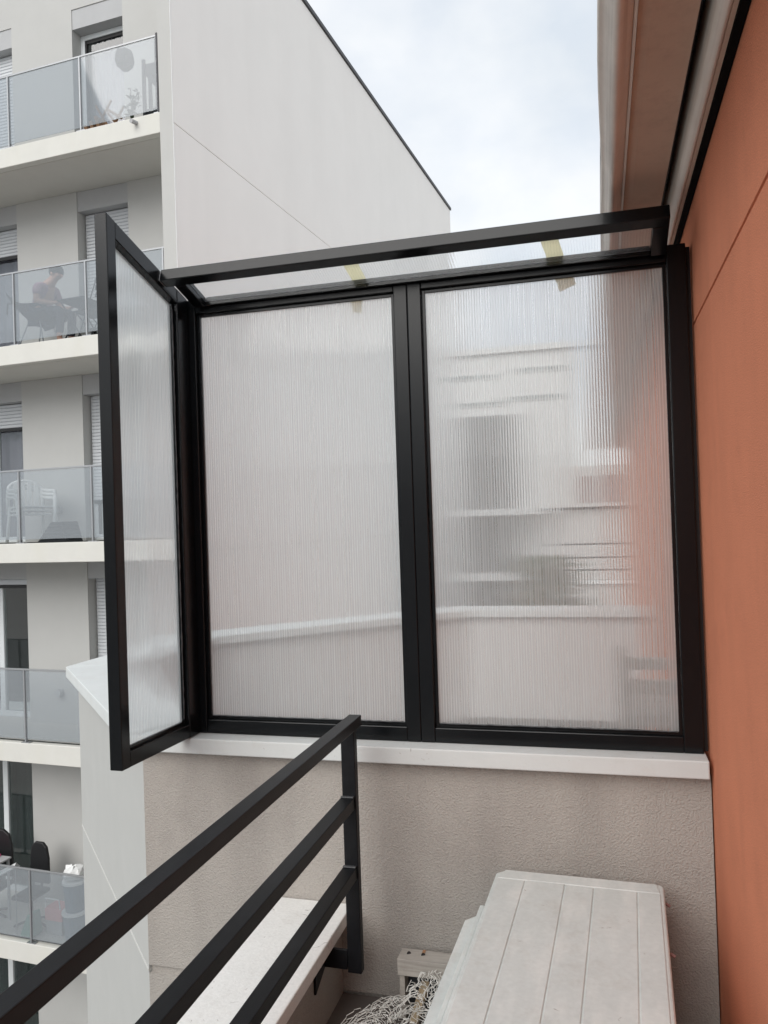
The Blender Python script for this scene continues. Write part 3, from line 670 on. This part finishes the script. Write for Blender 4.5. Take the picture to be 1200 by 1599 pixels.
# second floor: person reading on a wire chair, folding table
f = FL[2]
t = bthing('lounge_chair', 'dark woven scoop chair on thin metal legs under the seated person', 'chair', -2.47, .48, f)
sh = MB(); nu, nv = 9, 8
for i in range(nu):
    a = i/(nu-1); x = -.30+.60*a
    for j in range(nv):
        b = j/(nv-1); yy = -.30+.60*b; e = abs(2*b-1)
        z = .40+.10*e*e+(.34*max(0, (.42-a)/.42)**1.3)
        sh.v.append(Vector((x-(.12*max(0, .42-a)), yy*(1-.15*a), z)))
for th_ in (0, -.02):
    if th_: sh.v += [p+Vector((0, 0, th_)) for p in sh.v[:nu*nv]]
for i in range(nu-1):
    for j in range(nv-1):
        q = i*nv+j; sh.f += [(q, q+nv, q+nv+1, q+1), (q+nu*nv, q+1+nu*nv, q+nv+1+nu*nv, q+nv+nu*nv)]
P(sh, 'seat', M['dark'], t, smooth=True)
for sx in (-1, 1):
    for sy in (-1, 1): P(stick((.10*sx, .12*sy, .41), (.24*sx, .2*sy, .002), .010), 'leg', M['steel'], t)
for sx in (-1, 1):
    P(MB().tube([(-.36, sx*.26, .52), (-.30, sx*.30, .66), (.1, sx*.31, .60)], .012, 5), 'armrest', M['dark'], t)

def skin_obj(name, verts, edges, radii, mtl, parent, root=0, sub=2):
    me = bpy.data.meshes.new(name); me.from_pydata(verts, edges, []); o = bpy.data.objects.new(name, me); C.objects.link(o)
    bm = bmesh.new(); bm.from_mesh(me); ly = bm.verts.layers.skin.verify(); bm.verts.ensure_lookup_table()
    for i, r in enumerate(radii):
        bm.verts[i][ly].radius = r if isinstance(r, tuple) else (r, r); bm.verts[i][ly].use_root = (i == root)
    bm.to_mesh(me); bm.free()
    s_ = o.modifiers.new('skin', 'SKIN'); s_.use_smooth_shade = True; s_.branch_smoothing = .4
    u_ = o.modifiers.new('sub', 'SUBSURF'); u_.levels = sub; u_.render_levels = sub
    me.materials.append(mtl); o.parent = parent; BASE[o.name] = BASE[parent.name]; return o
pr = bthing('person', 'person in a mauve shirt sitting bent forward behind the balcony glass', 'person', -2.45, .48, f)
V_ = [(0, 0, .53), (.02, 0, .68), (.08, 0, .84), (.16, 0, .96), (.23, 0, 1.015), (.30, 0, 1.08), (.335, 0, 1.02), (.31, 0, 1.13)]
E_ = [(0, 1), (1, 2), (2, 3), (3, 4), (4, 5), (5, 6), (5, 7)]
R_ = [(.125, .15), .125, .14, .10, .055, .085, .045, .085]
for sgn in (-1, 1):
    k = len(V_)
    V_ += [(.03, .09*sgn, .50), (.45, .12*sgn, .53), (.42, .12*sgn, .10), (.56, .13*sgn, .045)]
    R_ += [.085, .062, .040, .035]; E_ += [(0, k), (k, k+1), (k+1, k+2), (k+2, k+3)]
    k = len(V_)
    V_ += [(.11, .17*sgn, .90), (.13, .235*sgn, .66), (.36, .17*sgn, .62), (.44, .14*sgn, .63)]
    R_ += [.062, .045, .030, .026]; E_ += [(2, k), (k, k+1), (k+1, k+2), (k+2, k+3)]
    w_ = k+3
    for q, (dy, ln) in enumerate(((.028, .075), (.012, .088), (-.004, .083), (-.018, .066))):
        k = len(V_); V_ += [(.47, (.14+dy)*sgn, .632), (.47+ln*.5, (.14+dy)*sgn, .628), (.47+ln*.85, (.138+dy)*sgn, .610)]; R_ += [.010, .009, .007]; E_ += [(w_, k), (k, k+1), (k+1, k+2)]
    k = len(V_); V_ += [(.455, .102*sgn, .645), (.49, .085*sgn, .645)]; R_ += [.011, .008]; E_ += [(w_, k), (k, k+1)]
skin_obj('body', V_, E_, R_, M['skin'], pr)
skin_obj('shirt', [(.0, 0, .56), (.02, 0, .70), (.08, 0, .845), (.15, 0, .945), (.115, .18, .895), (.128, .225, .74), (.115, -.18, .895), (.128, -.225, .74)],
         [(0, 1), (1, 2), (2, 3), (2, 4), (4, 5), (2, 6), (6, 7)], [(.145, .17), .143, .16, .09, .078, .062, .078, .062], M['shirt'], pr)
skin_obj('trousers', [(0, 0, .52), (.03, .09, .505), (.455, .12, .53), (.42, .12, .16), (.03, -.09, .505), (.455, -.12, .53), (.42, -.12, .16)],
         [(0, 1), (1, 2), (2, 3), (0, 4), (4, 5), (5, 6)], [(.14, .165), .10, .075, .055, .10, .075, .055], M['trouser'], pr)
hc = MB(); hn = 10
prof_h = [(.098, -.01), (.104, .03), (.095, .07), (.065, .10), (.02, .112)]
hc.lathe(prof_h, 0, 0, 14)
rot = Matrix.Translation((.295, 0, 1.10)) @ Matrix.Rotation(math.radians(-8), 4, 'Y')
hc.v = [rot @ p for p in hc.v]; P(hc, 'hair', M['hair'], pr, smooth=True)
for sgn in (-1, 1):
    P(MB().lathe([(.006, -.006), (.011, 0), (.006, .006)], .386, .03*sgn, 8).__class__().lathe([(.004, 1.074), (.010, 1.081), (.004, 1.088)], .372, .032*sgn, 8), 'eye', M['hair'], pr, smooth=True)
    P(MB().lathe([(.006, 1.045), (.018, 1.07), (.014, 1.095), (.004, 1.10)], .285, .088*sgn, 8), 'ear', M['skin'], pr, smooth=True)
    P(MB().box(.37, .62, .085*sgn-.0+(.0 if sgn > 0 else -.09), .085*sgn+(.09 if sgn > 0 else 0), .002, .07), 'shoe', M['teal'], pr, .02)
P(MB().lathe([(.004, 1.03), (.016, 1.037), (.008, 1.062), (.003, 1.07)], .392, 0, 8), 'nose', M['skin'], pr, smooth=True)
t = bthing('folding_table', 'small dark folding table in front of the seated person', 'table', -1.74, .48, f)
P(MB().box(-.20, .26, -.26, .26, .60, .625), 'tabletop', M['dark'], t, .005)
for sy in (-.22, .22):
    P(stick((-.16, sy, .60), (.22, sy, .002), .011), 'leg', M['dark'], t); P(stick((.22, sy+.02, .60), (-.16, sy+.02, .002), .011), 'leg', M['dark'], t)
t = bthing('folding_chair', 'empty dark slatted folding chair across the table from the person', 'chair', -1.54, .52, f)
P(MB().box(-.2, .2, -.2, .2, .44, .465), 'seat', M['dark'], t)
for i in range(3): P(MB().hexa([(.17, -.2, .62+.1*i), (.19, -.2, .62+.1*i), (.19, .2, .62+.1*i), (.17, .2, .62+.1*i)], [(.19, -.2, .68+.1*i), (.21, -.2, .68+.1*i), (.21, .2, .68+.1*i), (.19, .2, .68+.1*i)]), 'back_slat', M['dark'], t)
for sy in (-.18, .18):
    P(stick((-.18, sy, .002), (.22, sy, .95), .010), 'leg', M['dark'], t); P(stick((.2, sy, .002), (-.18, sy, .45), .010), 'leg', M['dark'], t)

# third floor: stacked white plastic chairs, dark folded cover
f = FL[3]
def plastic_chair(label, x, y, z, rz):
    t = bthing('plastic_chair', label, 'chair', x, y, z, rz, 'stacked white plastic chairs')
    P(MB().prism([(-.22, -.21), (.22, -.24), (.24, .20), (-.24, .20)], 'z', .40, .425), 'seat', M['whitep'], t, .01)
    bk = MB(); pts = []
    for i in range(9):
        a = math.pi*i/8; pts.append((-.25*math.cos(a), .24+.05*math.sin(a)+.0, .66+.16*math.sin(a)))
    bk.tube([(-.25, .22, .42)]+pts+[(.25, .22, .42)], .022, 6)
    P(bk, 'back_frame', M['whitep'], t, smooth=True)
    for i in range(4): P(MB().box(-.17+.10*i, -.11+.10*i, .235, .25, .42, .79), 'back_slat', M['whitep'], t, .004)
    for sx in (-1, 1):
        P(MB().tube([(.25*sx, .23, .68), (.28*sx, .05, .66), (.28*sx, -.16, .65), (.265*sx, -.22, .60)], [.022, .026, .026, .022], 6), 'armrest', M['whitep'], t, smooth=True)
        P(MB().tube([(.265*sx, -.22, .60), (.25*sx, -.24, .3), (.27*sx, -.27, .002)], .024, 6), 'leg', M['whitep'], t, smooth=True)
        P(MB().tube([(.24*sx, .20, .42), (.26*sx, .27, .002)], .022, 6), 'leg', M['whitep'], t, smooth=True)
    return t
c0 = plastic_chair('lowest of the three stacked white plastic garden chairs', -2.76, .50, f, math.radians(62))
dup(c0, on_balcony(-2.755, .50, f+.055), math.radians(62)-A, 'middle one of the three stacked white plastic garden chairs')
dup(c0, on_balcony(-2.75, .505, f+.11), math.radians(62)-A, 'topmost of the three stacked white plastic garden chairs')
t = bthing('folded_cover', 'dark ridged cover folded in a heap beside the white plastic chairs', 'cover', -2.13, .36, f)
for i in range(6):
    z = .002+.048*i; w0, w1 = -.27+.042*i, .25-.014*i
    P(MB().hexa([(w0, -.15, z), (w1, -.15, z), (w1, .2, z), (w0, .2, z)], [(w0+.04, -.14, z+.045), (w1-.01, -.14, z+.047), (w1-.01, .19, z+.047), (w0+.04, .19, z+.045)]), 'fold', M['dark'], t, .012)

# fifth floor: black chairs, cushion, tubs
f = FL[5]
def office_chair(label, x, y, w_, hback, rz):
    t = bthing('black_chair', label, 'chair', x, y, f, rz, 'black chairs on the lowest balcony')
    out_ = [(-w_, .55), (-w_*.98, hback*.8), (-w_*.8, hback*.94), (-w_*.4, hback), (w_*.4, hback), (w_*.8, hback*.94), (w_*.98, hback*.8), (w_, .55)]
    P(MB().prism(out_, 'y', .16, .21), 'backrest', M['blackp'], t, .015)
    P(MB().box(-w_, w_, -.22, .2, .44, .50), 'seat', M['blackp'], t, .02)
    P(stick((0, .19, .46), (0, .23, .62), .02), 'back_bar', M['blackp'], t)
    P(stick((0, 0, .44), (0, 0, .10), .025), 'column', M['blackp'], t)
    for i in range(5):
        a = 2*math.pi*i/5; P(stick((0, 0, .10), (.25*math.cos(a), .25*math.sin(a), .03), .018), 'leg', M['blackp'], t)
    return t
office_chair('black round-backed office chair near the middle of the lowest balcony', -2.87, .42, .17, 1.15, 0)
office_chair('charcoal high-backed chair cut by the left photo edge on the lowest balcony', -3.66, .45, .25, 1.25, .1)
tag(MB().hexa([(-.2, -.14, 0), (.2, -.14, 0), (.2, .14, 0), (-.2, .14, 0)], [(-.15, -.1, .11), (.16, -.1, .08), (.16, .1, .08), (-.15, .1, .11)]).build('cushion', M['pink'], None, .03, False, 3), 'bright pink cushion on the charcoal chair of the lowest balcony', 'cushion')
cu = bpy.data.objects['cushion']; cu.location = on_balcony(-3.66, .36, f+.926); cu.rotation_euler = (0, 0, -A)
t = bthing('side_table', 'small grey table behind the lowest balcony glass', 'table', -3.62, .34, f)
P(MB().box(-.26, .32, -.16, .16, .90, .925), 'tabletop', M['greybox'], t, .005)
for sx in (-.22, .28):
    for sy in (-.13, .13): P(MB().box(sx-.015, sx+.015, sy-.015, sy+.015, .002, .8995), 'leg', M['greybox'], t)
def tub(label, z, r, h):
    t = bthing('tub', label, 'tub', -2.02, .34, z, 0, 'stacked tubs')
    P(MB().lathe([(r*.82, .001), (r, h-.02), (r*.97, h-.02), (r*.8, .02)], 0, 0, 18), 'bucket', M['bluep'], t, smooth=False)
    P(MB().lathe([(r*1.0, h-.03), (r*1.08, h-.03), (r*1.08, h), (r*1.0, h)], 0, 0, 18), 'rim', M['whitep'], t)
    return t
tub('lower grey blue plastic tub of the stack at the balcony end', f+.001, .17, .38)
tub('upper grey blue plastic tub of the stack at the balcony end', f+.385, .155, .42)
R_ = random.Random(9); bg_ = MB().lathe([(.05, 0), (.14, .02), (.17, .08), (.13, .15), (.03, .18)], 0, 0, 12)
bg_.v = [p*(1+R_.uniform(-.14, .14)) for p in bg_.v]
o = bg_.build('bag', M['whitep']); o.location = on_balcony(-2.02, .34, f+.83); o.rotation_euler = (0, 0, -A); tag(o, 'crumpled white bag sitting on top of the stacked tubs', 'bag')
t = bthing('storage_crate', 'dusty pink plastic crate beside the grey blue tubs', 'crate', -2.36, .40, f)
P(MB().box(-.15, .15, -.12, .12, .20, .38), 'crate', M['pinkp'], t, .01); P(MB().box(-.14, .14, -.11, .11, .003, .199), 'base', M['greybox'], t, .01)
P(MB().tube([(-.13, -.12, .38), (-.12, -.13, .52), (.12, -.13, .52), (.13, -.12, .38)], .01, 5), 'handle', M['whitep'], t)
o = MB().hexa([(-.14, -.1, 0), (.1, -.1, 0), (.1, .1, 0), (-.14, .1, 0)], [(-.02, -.08, .30), (.08, -.08, .34), (.08, .08, .34), (-.02, .08, .30)]).build('green_bag', M['green'], None, .02)
o.location = on_balcony(-2.66, .2, f+.02); o.rotation_euler = (0, 0, -A); tag(o, 'small green cloth bag left of the pink crate', 'bag')
t = bthing('clothes_airer', 'pale cloth draped over a thin rack on the lowest balcony', 'rack', -3.12, .16, f)
cl = MB()
for i in range(8):
    x = -.24+.48*i/7; d = .015*math.sin(i*2.1)
    cl.v += [Vector((x, -.06+d, .72+.035*i)), Vector((x, .0, .78+.035*i)), Vector((x, .06+d, .70+.035*i))]
for i in range(7):
    for q in range(2): a = i*3+q; cl.f.append((a, a+3, a+4, a+1))
P(cl, 'cloth', M['whitep'], t, smooth=True)
for sx in (-.22, .22): P(stick((sx, .0, .002), (sx, .0, .74+.07*(sx+.22)/.44*3), .008), 'leg', M['steel'], t)

# ------------------------------------------------------------------ neighbour's terrace: wooden chair seen through the right pane
t = thing('garden_chair', 'weathered grey wooden armchair against the orange wall behind the right pane', 'chair', (.16, 3.40, 0))
MB().box(.07, .285, 3.36, 3.41, .868, .92).build('armrest', M['greywood'], t, .004)
MB().box(.095, .285, 3.36, 3.42, .735, .785).build('seat_rail', M['greywood'], t, .004)
for i in range(5): MB().box(.09, .285, 3.425+.1*i, 3.505+.1*i, .76, .785).build('seat_slat', M['greywood'], t, .004)
MB().box(.07, .285, 3.88, 3.93, .868, .92).build('armrest', M['greywood'], t, .004)
for y in (3.365, 3.885):
    MB().box(.055, .092, y, y+.04, .002, .975).build('leg', M['greywood'], t, .004); MB().box(.25, .285, y, y+.04, .002, .734).build('leg', M['greywood'], t, .004)

# ------------------------------------------------------------------ buildings beyond the next terrace
t = thing('far_building', 'far pale apartment block with dark loggias seen through the right pane', 'building', (-5, 36, -12))
MB().box(-14, -.62, 36, 46, -12, 8.98).build('wall', M['far'], t)
MB().box(-14.2, -.5, 35.8, 46, 8.985, 9.25).build('roof', M['far'], t)
for z in (1.80, -1.05, -3.85): MB().box(-10, .6, 34.7, 35.995, z-.13, z+.13).build('balcony_slab', M['far'], t, .01)
for (x0, x1, z0, z1) in ((-5.9, -3.75, 2.0, 6.2), (-6.0, -3.7, -.85, 1.6), (-6.2, -3.7, -3.6, -1.25), (-9.2, -7.4, 2.0, 4.4), (-9.2, -7.4, -.85, 1.6), (-2.9, -1.5, -3.6, -1.3)):
    wn = MB().box(x0, x1, 35.93, 35.996, z0, z1).build('window', M['fargrey'], t); MB().box(x0+.1, x1-.1, 35.90, 35.925, z0+.1, z1-.1).build('pane', M['glass'], wn)
for (x0, x1, z) in ((-5.9, -4.3, 6.75), (-3.6, -1.7, 6.9), (-3.2, -1.6, 8.15), (-6.2, -4.8, 8.0)):
    wn = MB().box(x0, x1, 35.93, 35.996, z-.12, z+.12).build('window', M['far'], t); MB().box(x0+.05, x1-.05, 35.90, 35.925, z-.08, z+.08).build('pane', M['glass'], wn)
t = thing('clad_house', 'low grey board clad house beyond the parapet behind the right pane', 'house', (.6, 18, -12))
zc = [-12, .14, .372, .645, .94, 1.72]
for a, b in zip(zc[1:], zc[2:]): MB().box(-.97, 6, 18, 18.2, a+.018, b-.018).build('board', M['farlow'], t, .004)
MB().box(-.96, 6, 18.05, 24, -12, 1.75).build('core', M['blackp'], t)
MB().box(-1.05, 6.1, 17.9, 18.04, .075, .150).build('ledge', M['whitep'], t)
MB().box(-.97, 6, 18, 18.045, -12, .07).build('base_wall', M['farlow'], t)
MB().box(-1.1, 6.1, 17.8, 24.2, 1.76, 1.84).build('roof', M['farlow'], t)
MB().box(-.93, .9, 19.5, 24, 1.85, 2.75).build('upper_storey', M['farlow'], t)
MB().box(-.25, .30, 19.3, 19.49, 1.86, 2.5).build('shutter', M['redbrown'], t)
# bush and slim tree beyond the parapet
def bush(name, label, cat, cx, cyy, z0, z1, rx, n, seed):
    R_ = random.Random(seed); t = thing(name, label, cat, (cx, cyy, z0)); tk = MB(); lf = MB()
    tk.tube([(cx, cyy, z0), (cx+.03, cyy, z0+(z1-z0)*.5), (cx, cyy, z1-.2)], [.07, .045, .02], 7)
    for i in range(9):
        a = R_.uniform(0, 6.28); zz = z0+(z1-z0)*R_.uniform(.45, .85); tk.tube([(cx, cyy, zz), (cx+rx*.8*math.cos(a), cyy+rx*.8*math.sin(a), zz+(z1-z0)*.12)], [.02, .006], 5)
    clumps = [(R_.gauss(0, .45), R_.gauss(0, .45), R_.uniform(.45, 1)) for _ in range(26)]
    for i in range(n):
        q = R_.choice(clumps); p = Vector((cx+rx*q[0]+R_.gauss(0, rx*.2), cyy+rx*q[1]+R_.gauss(0, rx*.2), z0+(z1-z0)*min(1.0, q[2]+R_.gauss(0, .06))))
        d = Vector((R_.uniform(-1, 1), R_.uniform(-1, 1), R_.uniform(-1, 1))).normalized()*R_.uniform(.04, .09); s_ = d.orthogonal().normalized()*.025
        lf.add([p-d, p+s_, p+d, p-s_], [(0, 1, 2, 3)])
    tk.build('trunk', M['wood'], t); lf.build('crown', M['leaf'], t)
bush('bush', 'dark green bush rising behind the far parapet in the right pane', 'bush', -.66, 9.0, -.6, 1.12, .42, 1500, 5)

# building across the yard behind the viewer, mirrored faintly in the sheets
t = thing('rear_building', 'low pinkish building across the yard behind the viewer', 'building', (-6, -16, -12))
MB().box(-30, 14, -22, -16, -12, 3.0).build('wall', M['inner'], t)
MB().box(-30.2, 14.2, -22.2, -15.8, 3.005, 3.2).build('roof', M['darkroof'], t)
for i in range(8):
    wn = MB().box(-24+4*i, -22.4+4*i, -15.995, -15.95, .2, 1.8).build('window', M['winframe'], t); MB().box(-23.9+4*i, -22.5+4*i, -15.945, -15.93, .3, 1.7).build('pane', M['glass'], wn)
